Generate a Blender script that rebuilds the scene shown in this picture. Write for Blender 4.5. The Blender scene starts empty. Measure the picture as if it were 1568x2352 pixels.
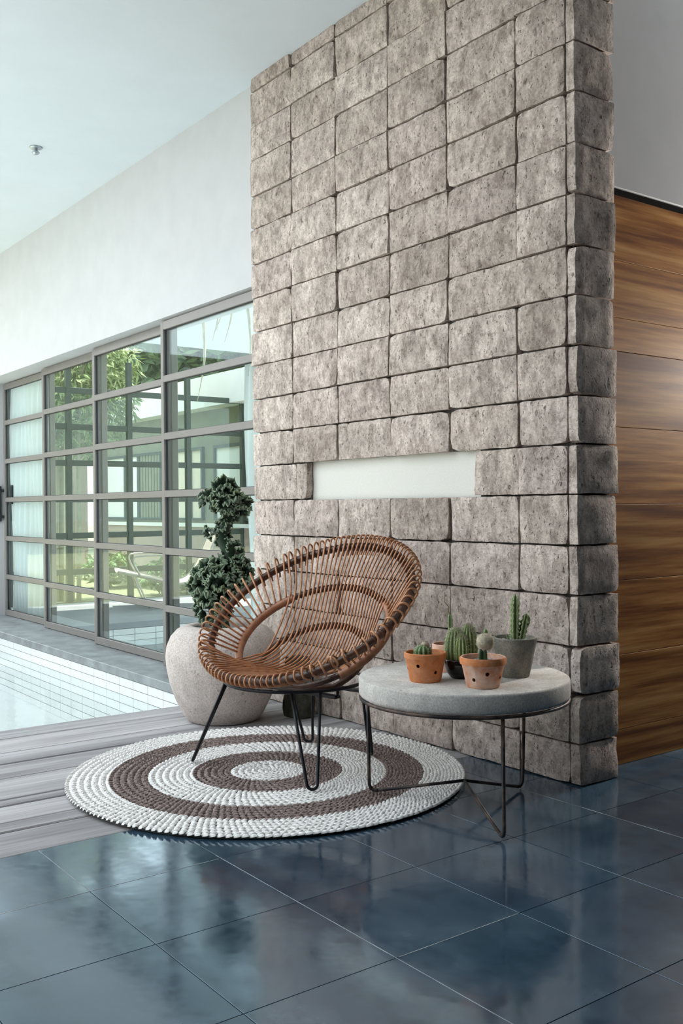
import bpy, math, random
from math import sin, cos, pi, radians, sqrt, asin, atan2
from mathutils import Vector, Matrix, noise

random.seed(7)
SC = bpy.context.scene
COL = SC.collection

# ------------------------------------------------------------------ camera
CAM_H = 1.05
def cam_axes(a, pit, rol):
    f = Vector((-cos(a)*cos(pit), sin(a)*cos(pit), sin(pit)))
    r = Vector((sin(a), cos(a), 0.0))
    u = r.cross(f)
    return r*cos(rol)+u*sin(rol), u*cos(rol)-r*sin(rol), f
cr, cu, cf = cam_axes(radians(36.60), radians(-0.325), radians(-0.482))
cam = bpy.data.cameras.new('camera')
cam.sensor_fit = 'VERTICAL'
cam.sensor_height = 36.0
cam.lens = 36.0*2249.6/2352.0
cam.clip_start = 0.05
cam.clip_end = 200
camo = bpy.data.objects.new('camera', cam)
COL.objects.link(camo)
camo.matrix_world = Matrix(((cr.x, cu.x, -cf.x, 0), (cr.y, cu.y, -cf.y, 0), (cr.z, cu.z, -cf.z, CAM_H), (0, 0, 0, 1)))
SC.camera = camo

# ------------------------------------------------------------------ sky, sun, exposure
world = bpy.data.worlds.new('world')
SC.world = world
world.use_nodes = True
bg = world.node_tree.nodes['Background']
bg.inputs[0].default_value = (0.86, 0.94, 1.0, 1)
bg.inputs[1].default_value = 2.05
sun = bpy.data.lights.new('sun', 'SUN')
sun.energy = 6.0
sun.angle = radians(1.5)
sun.color = (1.0, 0.93, 0.82)
suno = bpy.data.objects.new('sun', sun)
COL.objects.link(suno)
sd_ = Vector((0.10, -0.12, -1.0))            # direction the light travels
suno.rotation_euler = sd_.to_track_quat('-Z', 'Y').to_euler()
SC.view_settings.view_transform = 'Standard'
SC.view_settings.look = 'None'
SC.view_settings.exposure = 0.70
SC.view_settings.gamma = 1.0
SC.view_settings.use_curve_mapping = False
SC.cycles.use_denoising = True
SC.cycles.max_bounces = 10
SC.cycles.diffuse_bounces = 6
SC.cycles.transparent_max_bounces = 48
SC.cycles.sample_clamp_indirect = 6.0
SC.cycles.caustics_reflective = False
SC.cycles.caustics_refractive = False

# ------------------------------------------------------------------ mesh builder
class MB:
    def __init__(self):
        self.v = []; self.f = []; self.a = []
    def add(self, verts, faces, att=None):
        o = len(self.v)
        self.v += [tuple(p) for p in verts]
        self.f += [tuple(i+o for i in f) for f in faces]
        self.a += list(att) if att is not None else [0.0]*len(verts)
        return self
    def box(self, x0, x1, y0, y1, z0, z1):
        return self.add([(x0,y0,z0),(x1,y0,z0),(x1,y1,z0),(x0,y1,z0),(x0,y0,z1),(x1,y0,z1),(x1,y1,z1),(x0,y1,z1)],
                        [(0,3,2,1),(4,5,6,7),(0,1,5,4),(1,2,6,5),(2,3,7,6),(3,0,4,7)])
    def cbox(self, x0, x1, y0, y1, z0, z1, b):
        """box with every edge chamfered"""
        xs = (x0, x1); ys = (y0, y1); zs = (z0, z1)
        V = {}; vs = []
        for i in (0,1):
            for j in (0,1):
                for k in (0,1):
                    sx = b*(1-2*i); sy = b*(1-2*j); sz = b*(1-2*k)
                    for n, p in (('x', (xs[i], ys[j]+sy, zs[k]+sz)), ('y', (xs[i]+sx, ys[j], zs[k]+sz)), ('z', (xs[i]+sx, ys[j]+sy, zs[k]))):
                        V[i,j,k,n] = len(vs); vs.append(p)
        F = []
        for i in (0,1):
            q = [V[i,0,0,'x'], V[i,1,0,'x'], V[i,1,1,'x'], V[i,0,1,'x']]; F.append(q if i else q[::-1])
            q = [V[0,i,0,'y'], V[1,i,0,'y'], V[1,i,1,'y'], V[0,i,1,'y']]; F.append(q[::-1] if i else q)
            q = [V[0,0,i,'z'], V[1,0,i,'z'], V[1,1,i,'z'], V[0,1,i,'z']]; F.append(q if i else q[::-1])
        for i in (0,1):
            for j in (0,1):
                q = [V[i,j,0,'x'], V[i,j,1,'x'], V[i,j,1,'y'], V[i,j,0,'y']]; F.append(q if (i+j) % 2 else q[::-1])
                q = [V[i,0,j,'x'], V[i,1,j,'x'], V[i,1,j,'z'], V[i,0,j,'z']]; F.append(q[::-1] if (i+j) % 2 else q)
                q = [V[0,i,j,'y'], V[1,i,j,'y'], V[1,i,j,'z'], V[0,i,j,'z']]; F.append(q if (i+j) % 2 else q[::-1])
        for i in (0,1):
            for j in (0,1):
                for k in (0,1):
                    q = [V[i,j,k,'x'], V[i,j,k,'y'], V[i,j,k,'z']]
                    F.append(q if (i+j+k) % 2 else q[::-1])
        return self.add(vs, F)
    def tube(self, path, r, n=8, closed=False, cap=True):
        P = [Vector(p) for p in path]
        m = len(P)
        R = r if isinstance(r, (list, tuple)) else [r]*m
        T = []
        for i in range(m):
            a = P[i-1] if (i > 0 or closed) else P[i]
            b = P[(i+1) % m] if (i < m-1 or closed) else P[i]
            t = (b-a)
            T.append(t.normalized() if t.length > 1e-9 else Vector((0,0,1)))
        t0 = T[0]
        ref = Vector((0,0,1)) if abs(t0.z) < 0.9 else Vector((1,0,0))
        u = t0.cross(ref).normalized()
        vs = []
        for i in range(m):
            if i:
                ax = T[i-1].cross(T[i])
                if ax.length > 1e-8:
                    u = Matrix.Rotation(T[i-1].angle(T[i]), 3, ax.normalized()) @ u
            u = (u - T[i]*u.dot(T[i])).normalized()
            w = T[i].cross(u)
            for k in range(n):
                a = 2*pi*k/n
                vs.append(P[i]+(u*cos(a)+w*sin(a))*R[i])
        fs = []
        for i in range(m if closed else m-1):
            j = (i+1) % m
            for k in range(n):
                l = (k+1) % n
                fs.append((i*n+k, i*n+l, j*n+l, j*n+k))
        if cap and not closed:
            fs.append(tuple(range(n))[::-1]); fs.append(tuple((m-1)*n+k for k in range(n)))
        return self.add(vs, fs)
    def lathe(self, prof, n=48, c=(0,0,0), rib=None, close=True):
        vs = []; fs = []
        m = len(prof)
        for i, (r, z) in enumerate(prof):
            for k in range(n):
                a = 2*pi*k/n
                rr = r*(rib(a, z) if rib else 1.0)
                vs.append((c[0]+rr*cos(a), c[1]+rr*sin(a), c[2]+z))
        for i in range(m-1):
            for k in range(n):
                l = (k+1) % n
                fs.append((i*n+k, i*n+l, (i+1)*n+l, (i+1)*n+k))
        if close:
            fs.append(tuple(range(n))[::-1]); fs.append(tuple((m-1)*n+k for k in range(n)))
        return self.add(vs, fs)
    def build(self, name, mat, parent=None, smooth=False, kind=None, loc=None, att=False):
        me = bpy.data.meshes.new(name)
        me.from_pydata(self.v, [], self.f)
        if smooth:
            me.polygons.foreach_set('use_smooth', [True]*len(me.polygons))
            if isinstance(smooth, float):
                me.set_sharp_from_angle(angle=smooth)
        if att:
            at = me.attributes.new('shade', 'FLOAT', 'POINT')
            at.data.foreach_set('value', self.a)
        me.materials.append(mat)
        me.update()
        o = bpy.data.objects.new(name, me)
        COL.objects.link(o)
        if parent is not None: o.parent = parent
        if loc is not None: o.location = loc
        if kind: o['kind'] = kind
        return o

def copy_obj(o, parent=None, loc=None):
    c = o.copy(); COL.objects.link(c)
    if parent is not None: c.parent = parent
    if loc is not None: c.location = loc
    return c
def tag(o, label, cat, group=None):
    o['label'] = label; o['category'] = cat
    if group: o['group'] = group
    return o
def empty(name, loc=(0,0,0), rz=0.0):
    o = bpy.data.objects.new(name, None); COL.objects.link(o)
    o.location = loc; o.rotation_euler = (0,0,rz); o.empty_display_size = 0.1
    return o
def struct_empty(name, loc=(0,0,0)):
    o = empty(name, loc); o['kind'] = 'structure'; return o
def catmull(P, k=8):
    P = [Vector(p) for p in P]
    Q = [P[0]*2-P[1]] + P + [P[-1]*2-P[-2]]
    out = []
    for i in range(1, len(Q)-2):
        a, b, c, d = Q[i-1:i+3]
        for s in range(k):
            t = s/k
            out.append(0.5*((2*b)+(c-a)*t+(2*a-5*b+4*c-d)*t*t+(3*b-a-3*c+d)*t**3))
    out.append(P[-1])
    return out

# ------------------------------------------------------------------ materials
class NT:
    def __init__(self, name):
        self.m = bpy.data.materials.new(name); self.m.use_nodes = True
        self.t = self.m.node_tree; self.n = self.t.nodes; self.l = self.t.links
        self.b = self.n['Principled BSDF']; self.out = self.n['Material Output']
    def node(self, kind, **kw):
        x = self.n.new(kind)
        for k, v in kw.items():
            if k.startswith('i_'): x.inputs[int(k[2:]) if k[2:].isdigit() else k[2:].replace('_', ' ')].default_value = v
            else: setattr(x, k, v)
        return x
    def link(self, a, b): self.l.new(a, b)
    def coords(self, scale=(1,1,1), obj=True):
        c = self.node('ShaderNodeTexCoord'); m = self.node('ShaderNodeMapping')
        m.inputs['Scale'].default_value = scale
        self.link(c.outputs['Object' if obj else 'Generated'], m.inputs[0])
        return m.outputs[0]
    def wcoords(self, scale=(1,1,1), rnd=0.0):
        """world position, shifted per object when rnd"""
        g = self.node('ShaderNodeNewGeometry'); m = self.node('ShaderNodeMapping')
        m.inputs['Scale'].default_value = scale
        src = g.outputs['Position']
        if rnd:
            oi = self.node('ShaderNodeObjectInfo'); s = self.node('ShaderNodeVectorMath', operation='SCALE')
            s.inputs[0].default_value = (rnd, rnd*1.7, rnd*0.6); self.link(oi.outputs['Random'], s.inputs['Scale'])
            a = self.node('ShaderNodeVectorMath', operation='ADD')
            self.link(src, a.inputs[0]); self.link(s.outputs[0], a.inputs[1]); src = a.outputs[0]
        self.link(src, m.inputs[0])
        return m.outputs[0]
    def noise(self, vec, scale, detail=4, rough=0.55):
        x = self.node('ShaderNodeTexNoise'); x.inputs['Scale'].default_value = scale
        x.inputs['Detail'].default_value = detail; x.inputs['Roughness'].default_value = rough
        self.link(vec, x.inputs['Vector']); return x.outputs['Fac']
    def ramp(self, fac, stops):
        x = self.node('ShaderNodeValToRGB'); e = x.color_ramp.elements
        while len(e) < len(stops): e.new(0.5)
        for s, (p, c) in zip(e, stops):
            s.position = p; s.color = (*c, 1) if len(c) == 3 else c
        self.link(fac, x.inputs[0]); return x.outputs[0]
    def mix(self, fac, a, b, mode='MIX'):
        x = self.node('ShaderNodeMix', data_type='RGBA', blend_type=mode)
        for s, v in ((x.inputs[0], fac), (x.inputs[6], a), (x.inputs[7], b)):
            if hasattr(v, 'is_linked') or isinstance(v, bpy.types.NodeSocket): self.link(v, s)
            elif isinstance(v, (int, float)): s.default_value = v
            else: s.default_value = (*v, 1)
        return x.outputs[2]
    def bump(self, h, strength, dist=0.01):
        x = self.node('ShaderNodeBump'); x.inputs['Strength'].default_value = strength
        x.inputs['Distance'].default_value = dist
        self.link(h, x.inputs['Height']); self.link(x.outputs[0], self.b.inputs['Normal'])
    def facing(self, power, mul, add):
        """mirror share by viewing angle, the same on either face of a thin sheet"""
        g = self.node('ShaderNodeNewGeometry'); dt = self.node('ShaderNodeVectorMath', operation='DOT_PRODUCT')
        self.link(g.outputs['Normal'], dt.inputs[0]); self.link(g.outputs['Incoming'], dt.inputs[1])
        ab = self.node('ShaderNodeMath', operation='ABSOLUTE'); self.link(dt.outputs['Value'], ab.inputs[0])
        om = self.node('ShaderNodeMath', operation='SUBTRACT'); om.inputs[0].default_value = 1.0; self.link(ab.outputs[0], om.inputs[1])
        pw = self.node('ShaderNodeMath', operation='POWER'); pw.inputs[1].default_value = power; self.link(om.outputs[0], pw.inputs[0])
        ml = self.node('ShaderNodeMath', operation='MULTIPLY_ADD'); ml.inputs[1].default_value = mul; ml.inputs[2].default_value = add
        self.link(pw.outputs[0], ml.inputs[0])
        return ml.outputs[0]
    def color(self, s):
        if isinstance(s, bpy.types.NodeSocket): self.link(s, self.b.inputs['Base Color'])
        else: self.b.inputs['Base Color'].default_value = (*s, 1)
    def rough(self, v, spec=None, metal=None):
        if isinstance(v, bpy.types.NodeSocket): self.link(v, self.b.inputs['Roughness'])
        else: self.b.inputs['Roughness'].default_value = v
        if spec is not None: self.b.inputs['Specular IOR Level'].default_value = spec
        if metal is not None: self.b.inputs['Metallic'].default_value = metal

def simple(name, col, rough=0.6, var=0.12, scale=30, bump=0.0, metal=0.0, spec=0.5):
    t = NT(name); v = t.coords()
    n = t.noise(v, scale)
    d = tuple(c*(1-var) for c in col); l = tuple(min(1, c*(1+var)) for c in col)
    t.color(t.ramp(n, [(0.3, d), (0.7, l)])); t.rough(rough, spec, metal)
    if bump: t.bump(n, bump, 0.004)
    return t.m

def stone_mat(name, light, dark, pit, rnd=9.0, scale=1.0, pits=0.85, bump=0.6, tint=0.5):
    t = NT(name); v = t.wcoords((1,1,1), rnd)
    st = t.wcoords((1,1,0.7), rnd)
    oi = t.node('ShaderNodeObjectInfo')
    big = t.noise(st, 9*scale, 5, 0.6); fine = t.noise(v, 85*scale, 6, 0.7)
    base = t.ramp(big, [(0.36, dark), (0.62, light)])
    var = t.ramp(oi.outputs['Random'], [(0.0, (0.66,0.60,0.54)), (0.30, (0.98,0.92,0.86)), (0.65, (1.12,1.08,1.04)), (1.0, (0.86,0.78,0.76))])
    base = t.mix(tint, base, var, 'MULTIPLY')
    base = t.mix(0.55, base, t.ramp(fine, [(0.36, (0.45,0.43,0.41)), (0.60, (1.10,1.10,1.10))]), 'MULTIPLY')
    mid = t.noise(t.wcoords((1,1,0.6), rnd), 30*scale, 5, 0.65)
    base = t.mix(0.8*min(1, tint*2), base, t.ramp(mid, [(0.38, (0.60,0.57,0.55)), (0.56, (1.08,1.08,1.08))]), 'MULTIPLY')
    nz = t.node('ShaderNodeTexNoise'); nz.inputs['Scale'].default_value = 55*scale; t.link(v, nz.inputs['Vector'])
    sc = t.node('ShaderNodeVectorMath', operation='SCALE'); sc.inputs['Scale'].default_value = 0.030/scale
    wv = t.node('ShaderNodeVectorMath', operation='ADD')
    st2 = t.wcoords((1,1,0.55), rnd)
    t.link(nz.outputs['Color'], sc.inputs[0]); t.link(st2, wv.inputs[0]); t.link(sc.outputs[0], wv.inputs[1])
    prev = None
    for vs_, g0, lo, hi in ((20, 0.72, 0.07, 0.26), (46, 0.62, 0.10, 0.32), (105, 0.55, 0.12, 0.36)):
        vo = t.node('ShaderNodeTexVoronoi'); vo.inputs['Scale'].default_value = vs_*scale
        t.link(wv.outputs[0], vo.inputs['Vector'])
        hole = t.ramp(vo.outputs['Distance'], [(lo, (1,1,1)), (hi, (0,0,0))])
        sel = t.node('ShaderNodeSeparateColor'); t.link(vo.outputs['Color'], sel.inputs[0])
        gate = t.ramp(sel.outputs[0], [(g0, (0,0,0)), (min(1, g0+0.3), (1,1,1))])
        hm = t.mix(1.0, hole, gate, 'MULTIPLY')
        prev = hm if prev is None else t.mix(1.0, prev, hm, 'LIGHTEN')
    hf = t.node('ShaderNodeMath', operation='MULTIPLY'); hf.inputs[1].default_value = pits
    t.link(prev, hf.inputs[0])
    t.color(t.mix(hf.outputs[0], base, pit)); t.rough(0.92, 0.2)
    h = t.node('ShaderNodeMath', operation='SUBTRACT'); t.link(fine, h.inputs[0]); t.link(hf.outputs[0], h.inputs[1])
    h2 = t.node('ShaderNodeMath', operation='ADD'); t.link(h.outputs[0], h2.inputs[0]); t.link(big, h2.inputs[1])
    t.bump(h2.outputs[0], bump, 0.012)
    return t.m

def wood_mat(name, cols, along, rnd=6.0, rough=0.45, grain=1.0, bump=0.15, spec=0.4, varc=None, cross=9.0):
    t = NT(name)
    s = [cross*1.0]*3; s['xyz'.index(along)] = cross*0.045
    v = t.wcoords(tuple(s), rnd)
    n1 = t.noise(v, 1.0*grain, 6, 0.6)
    s2 = [60.0]*3; s2['xyz'.index(along)] = 2.0
    v2 = t.wcoords(tuple(s2), rnd)
    n2 = t.noise(v2, 1.3*grain, 4, 0.6)
    base = t.ramp(n1, [(0.37+0.28*i/(len(cols)-1), c) for i, c in enumerate(cols)])
    base = t.mix(0.5, base, t.ramp(n2, [(0.3, (0.62,0.60,0.58)), (0.6, (1.08,1.08,1.08))]), 'MULTIPLY')
    if varc:
        oi = t.node('ShaderNodeObjectInfo')
        base = t.mix(0.8, base, t.ramp(oi.outputs['Random'], [(i/(len(varc)-1), c) for i, c in enumerate(varc)]), 'MULTIPLY')
    t.color(base); t.rough(rough, spec); t.bump(n2, bump, 0.003)
    return t.m

def glass_mat(name, tint=(0.93,0.98,0.97), ior=1.5):
    t = NT(name); t.n.remove(t.b)
    tr = t.node('ShaderNodeBsdfTransparent'); tr.inputs[0].default_value = (*tint, 1)
    gl = t.node('ShaderNodeBsdfGlossy'); gl.inputs['Roughness'].default_value = 0.02
    gl.inputs[0].default_value = (0.92, 1.0, 0.98, 1)
    fc = t.facing(4.0, 0.42, 0.03)
    mx = t.node('ShaderNodeMixShader'); t.link(fc, mx.inputs[0]); t.link(tr.outputs[0], mx.inputs[1]); t.link(gl.outputs[0], mx.inputs[2])
    t.link(mx.outputs[0], t.out.inputs[0])
    return t.m

M = {}
M['white'] = simple('white_plaster', (0.55,0.555,0.565), 0.9, 0.03, 6, 0.05)
M['niche'] = simple('cream_plaster', (0.74,0.74,0.68), 0.95, 0.03, 120, 0.3)
M['bright_white'] = simple('bright_paint', (0.80,0.80,0.78), 0.9, 0.03, 6)
M['ceiling'] = simple('ceiling_paint', (0.655,0.72,0.77), 0.9, 0.02, 4)
M['stone'] = stone_mat('volcanic_stone', (0.78,0.690,0.640), (0.51,0.445,0.408), (0.085,0.070,0.062))
M['mortar'] = simple('dark_mortar', (0.10,0.09,0.085), 0.95, 0.3, 60, 0.4)
M['planter'] = stone_mat('cast_stone', (0.74,0.665,0.625), (0.62,0.55,0.51), (0.22,0.17,0.15), 0.0, 1.6, 0.75, 0.35, 0.0)
M['mossy'] = stone_mat('mossy_stone', (0.13,0.125,0.10), (0.04,0.045,0.03), (0.02,0.02,0.015), 0.0, 1.6, 0.5, 0.9, 0.0)
M['concrete'] = stone_mat('concrete', (0.68,0.655,0.62), (0.56,0.54,0.51), (0.20,0.19,0.18), 0.0, 2.2, 0.5, 0.15, 0.0)
M['deck'] = wood_mat('weathered_deck', [(0.24,0.235,0.24),(0.40,0.39,0.395),(0.53,0.52,0.525)], 'y', 6.0, 0.8, 1.0, 0.25, 0.3,
                     [(0.80,0.80,0.80),(1.02,1.0,1.0),(0.92,0.93,0.95)])
M['wood'] = wood_mat('teak_cladding', [(0.18,0.060,0.016),(0.32,0.130,0.036),(0.47,0.22,0.068),(0.60,0.33,0.12)], 'y', 9.0, 0.60, 1.0, 0.06, 0.2,
                     [(0.72,0.70,0.66),(1.0,0.98,0.94),(0.82,0.76,0.72),(1.12,1.12,1.1)], 22.0)
M['shadow_gap'] = simple('shadow_gap_black', (0.01,0.01,0.01), 0.7)  # near black puts the shade of the recessed gap into the colour
M['frame'] = simple('taupe_aluminium', (0.235,0.22,0.205), 0.42, 0.04, 10, 0, 0.25)
M['handle'] = simple('black_handle', (0.02,0.02,0.025), 0.4)
M['glass'] = glass_mat('clear_glass')
M['green_frame'] = simple('dark_green_frame', (0.022,0.04,0.036), 0.5, 0.1)
M['ledge'] = simple('slate_ledge', (0.22,0.235,0.245), 0.45, 0.30, 7, 0.1)
M['pooltile'] = simple('white_pool_tile', (0.70,0.71,0.705), 0.22, 0.02, 5)
M['poolgrout'] = simple('grey_grout', (0.22,0.22,0.22), 0.9)
M['black'] = simple('black_iron', (0.011,0.012,0.017), 0.42, 0.2, 60, 0, 0.5)
M['rusty'] = NT('weathered_iron').m
def _rusty():
    m = M['rusty']; bpy.data.materials.remove(m)
    t = NT('weathered_iron'); v = t.coords((1,1,1))
    t.color(t.ramp(t.noise(v, 14, 5), [(0.42, (0.022,0.02,0.022)), (0.62, (0.11,0.075,0.06))])); t.rough(0.55, 0.4, 0.4)
    M['rusty'] = t.m
_rusty()
def _floor():
    t = NT('polished_slate'); v = t.wcoords((1,1,1), 11.0)
    w = t.wcoords((1,1,1), 0)
    big = t.noise(v, 3.2, 5, 0.6); sm = t.noise(v, 16, 6, 0.65)
    base = t.ramp(big, [(0.30, (0.016,0.036,0.064)), (0.5, (0.030,0.060,0.094)), (0.72, (0.062,0.104,0.142))])
    base = t.mix(0.55, base, t.ramp(sm, [(0.3, (0.62,0.64,0.66)), (0.7, (1.25,1.22,1.2))]), 'MULTIPLY')
    t.color(base)
    t.rough(t.ramp(sm, [(0.3, (0.07,)*3), (0.75, (0.17,)*3)]), 0.6)
    t.b.inputs['IOR'].default_value = 2.15
    t.b.inputs['Specular Tint'].default_value = (0.74, 0.88, 1.0, 1)
    t.bump(t.noise(w, 5.0, 3), 0.035, 0.03)
    M['tile'] = t.m
    t = NT('tile_grout'); v = t.wcoords((1,1,1), 0)
    t.color(t.ramp(t.noise(v, 3.5, 4), [(0.50, (0.045,0.06,0.075)), (0.72, (0.12,0.14,0.155))])); t.rough(0.85)
    M['grout'] = t.m
    M['grout_pale'] = simple('pale_grout', (0.26,0.285,0.30), 0.9, 0.45, 9)
    t = NT('pool_water'); t.n.remove(t.b)
    tr = t.node('ShaderNodeBsdfTransparent'); tr.inputs[0].default_value = (0.97,0.99,0.99,1)
    gl = t.node('ShaderNodeBsdfGlossy'); gl.inputs['Roughness'].default_value = 0.03
    vv = t.wcoords((1,1,1), 0); nn = t.noise(vv, 7, 3)
    bp = t.node('ShaderNodeBump'); bp.inputs['Strength'].default_value = 0.10; bp.inputs['Distance'].default_value = 0.02
    t.link(nn, bp.inputs['Height']); t.link(bp.outputs[0], gl.inputs['Normal'])
    fc = t.facing(5.0, 0.25, 0.02)
    mx = t.node('ShaderNodeMixShader'); t.link(fc, mx.inputs[0]); t.link(tr.outputs[0], mx.inputs[1]); t.link(gl.outputs[0], mx.inputs[2])
    t.link(mx.outputs[0], t.out.inputs[0])
    M['water'] = t.m
_floor()
def _rattan(name, d, l, rough=0.38):
    t = NT(name); v = t.wcoords((1,1,1), 3.0)
    t.color(t.ramp(t.noise(v, 28, 4), [(0.3, d), (0.7, l)])); t.rough(rough, 0.5)
    t.bump(t.noise(v, 160, 2), 0.08, 0.002)
    return t.m
M['rattan'] = _rattan('rattan', (0.32,0.130,0.060), (0.66,0.33,0.165), 0.28)
M['rattan_dark'] = _rattan('dark_rattan', (0.035,0.015,0.009), (0.11,0.045,0.025), 0.3)
M['rattan_wrap'] = _rattan('wrapped_rattan', (0.24,0.095,0.048), (0.40,0.18,0.095), 0.4)
M['rug_white'] = simple('white_seagrass', (0.80,0.785,0.765), 0.95, 0.2, 70)
M['rug_dark'] = simple('brown_seagrass', (0.215,0.165,0.150), 0.95, 0.8, 110)
M['rug_base'] = simple('rug_backing', (0.16,0.15,0.14), 0.95)
def _terra(name, a, b, chalk, amt):
    t = NT(name); v = t.coords((1,1,1.0))
    n = t.noise(v, 22, 5, 0.65); n2 = t.noise(v, 60, 4)
    base = t.ramp(n2, [(0.3, a), (0.7, b)])
    fac = t.ramp(n, [(0.5-amt*0.3, (0,0,0)), (0.5+0.35-amt*0.3, (1,1,1))])
    f2 = t.node('ShaderNodeMath', operation='MULTIPLY'); f2.inputs[1].default_value = min(1, 0.35+amt); t.link(fac, f2.inputs[0])
    t.color(t.mix(f2.outputs[0], base, chalk)); t.rough(0.9, 0.25); t.bump(n2, 0.15, 0.003)
    return t.m
M['terra'] = _terra('orange_terracotta', (0.56,0.185,0.070), (0.68,0.27,0.11), (0.74,0.46,0.31), 0.15)
M['terra_chalky'] = _terra('chalky_terracotta', (0.58,0.22,0.11), (0.68,0.31,0.18), (0.80,0.62,0.52), 0.55)
M['terra_pale'] = _terra('pale_terracotta', (0.58,0.28,0.20), (0.66,0.36,0.26), (0.74,0.50,0.40), 0.5)
M['potcement'] = stone_mat('grey_cement', (0.36,0.34,0.295), (0.20,0.195,0.175), (0.05,0.05,0.05), 0.0, 2.0, 0.2, 0.2, 0.0)
M['black_glaze'] = simple('black_glaze', (0.008,0.008,0.014), 0.08, 0.1, 30, 0, 0, 0.7)
M['gravel'] = simple('pale_gravel', (0.45,0.45,0.44), 0.9, 0.7, 90)
M['soil'] = simple('dark_soil', (0.035,0.028,0.024), 0.95, 0.4, 90, 0.5)
def _plant(name, dark, light, rough=0.55, scale=40):
    t = NT(name); v = t.coords()
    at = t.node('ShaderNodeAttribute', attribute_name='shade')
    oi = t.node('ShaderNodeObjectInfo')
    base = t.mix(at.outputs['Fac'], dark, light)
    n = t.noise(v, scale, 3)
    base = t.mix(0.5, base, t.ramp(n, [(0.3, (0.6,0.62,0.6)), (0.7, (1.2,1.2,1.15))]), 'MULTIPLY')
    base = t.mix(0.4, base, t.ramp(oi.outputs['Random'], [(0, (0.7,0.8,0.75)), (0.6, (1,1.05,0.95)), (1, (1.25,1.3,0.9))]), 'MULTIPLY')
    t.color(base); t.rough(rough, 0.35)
    return t.m
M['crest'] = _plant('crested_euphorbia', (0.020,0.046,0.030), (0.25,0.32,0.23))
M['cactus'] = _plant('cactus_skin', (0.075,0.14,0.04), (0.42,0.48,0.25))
M['cactus_dark'] = _plant('dark_cactus_skin', (0.012,0.035,0.016), (0.06,0.11,0.05))
M['cactus_pale'] = _plant('pale_cactus_skin', (0.08,0.15,0.05), (0.30,0.38,0.20))
M['spine'] = simple('pale_spines', (0.62,0.60,0.48), 0.7)
M['fuzz'] = simple('tan_spines', (0.50,0.44,0.33), 0.8, 0.3, 100)
M['drystem'] = simple('dry_stem', (0.32,0.30,0.17), 0.8)
M['leaf_bamboo'] = _plant('bamboo_leaf', (0.20,0.27,0.09), (0.56,0.60,0.30))
M['leaf_dark'] = _plant('tree_leaf', (0.03,0.07,0.04), (0.12,0.18,0.08))
M['leaf_shrub'] = _plant('shrub_leaf', (0.05,0.12,0.04), (0.22,0.32,0.12))
M['culm'] = simple('bamboo_cane', (0.50,0.44,0.30), 0.5, 0.2, 12)
M['bark'] = simple('bark', (0.07,0.06,0.05), 0.9, 0.4, 20)
M['lawn'] = simple('lawn', (0.24,0.235,0.13), 0.95, 0.3, 14)
M['paving'] = simple('pale_paving', (0.50,0.50,0.48), 0.9, 0.1, 3)
M['inner_floor'] = simple('grey_inner_floor', (0.30,0.31,0.32), 0.5, 0.08, 5)
M['beige'] = simple('beige_render', (0.42,0.33,0.28), 0.9, 0.06, 5)
M['facade'] = simple('olive_facade', (0.20,0.205,0.145), 0.9, 0.15, 6)
M['cream_cloth'] = simple('cream_curtain', (0.74,0.66,0.54), 0.9, 0.05, 10)
M['canvas'] = simple('sand_canvas', (0.55,0.49,0.42), 0.9, 0.06, 30)
M['pale_metal'] = simple('pale_metal', (0.42,0.41,0.38), 0.4, 0.05, 10, 0, 0.3)
M['frond'] = simple('reflected_frond', (0.66,0.62,0.48), 0.8, 0.15, 20)
M['chrome'] = simple('brushed_chrome', (0.45,0.50,0.53), 0.3, 0.05, 10, 0, 0.7)
M['dark_wall'] = simple('charcoal_paint', (0.035,0.035,0.037), 0.9, 0.05, 5)
def _curtain():
    t = NT('sheer_curtain'); t.n.remove(t.b)
    d = t.node('ShaderNodeBsdfDiffuse'); d.inputs[0].default_value = (0.86,0.87,0.87,1)
    tl = t.node('ShaderNodeBsdfTranslucent'); tl.inputs[0].default_value = (0.86,0.87,0.87,1)
    mx = t.node('ShaderNodeMixShader'); mx.inputs[0].default_value = 0.5
    t.link(d.outputs[0], mx.inputs[1]); t.link(tl.outputs[0], mx.inputs[2]); t.link(mx.outputs[0], t.out.inputs[0])
    M['sheer'] = t.m
_curtain()

# ================================================================== SETTING
CZ = 3.42                      # ceiling height
XD0, XD1 = -4.70, -2.976       # deck edges
WY = 2.86                      # stone wall face

# ---- ceiling
cm = MB(); cm.box(-10.2, 2.4, 1.25, 5.3, CZ, CZ+0.22); cm.box(-2.9, 2.4, -2.3, 1.25, CZ, CZ+0.22)
cm.build('ceiling', M['ceiling'], kind='structure')

# ---- slate floor: grout bed + tiles
fl = MB().box(XD1, 2.4, -2.3, 5.3, -0.12, -0.0035).build('floor', M['grout'], kind='structure')
PX, PY = 0.4083, 0.4113
tile0 = MB().cbox(0.0012, PX-0.0012, 0.0012, PY-0.0012, -0.012, 0.0, 0.0003).build('tile', M['tile'], fl)
first = True
for i in range(13):
    for j in range(18):
        x = XD1+i*PX; y = 1.037-8*PY+j*PY
        if y > 5.2 or x > 2.2 or (x < -2.6 and y > 3.05): continue
        if first: tile0.location = (x, y, 0); first = False
        else: copy_obj(tile0, fl, (x, y, 0))

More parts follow.
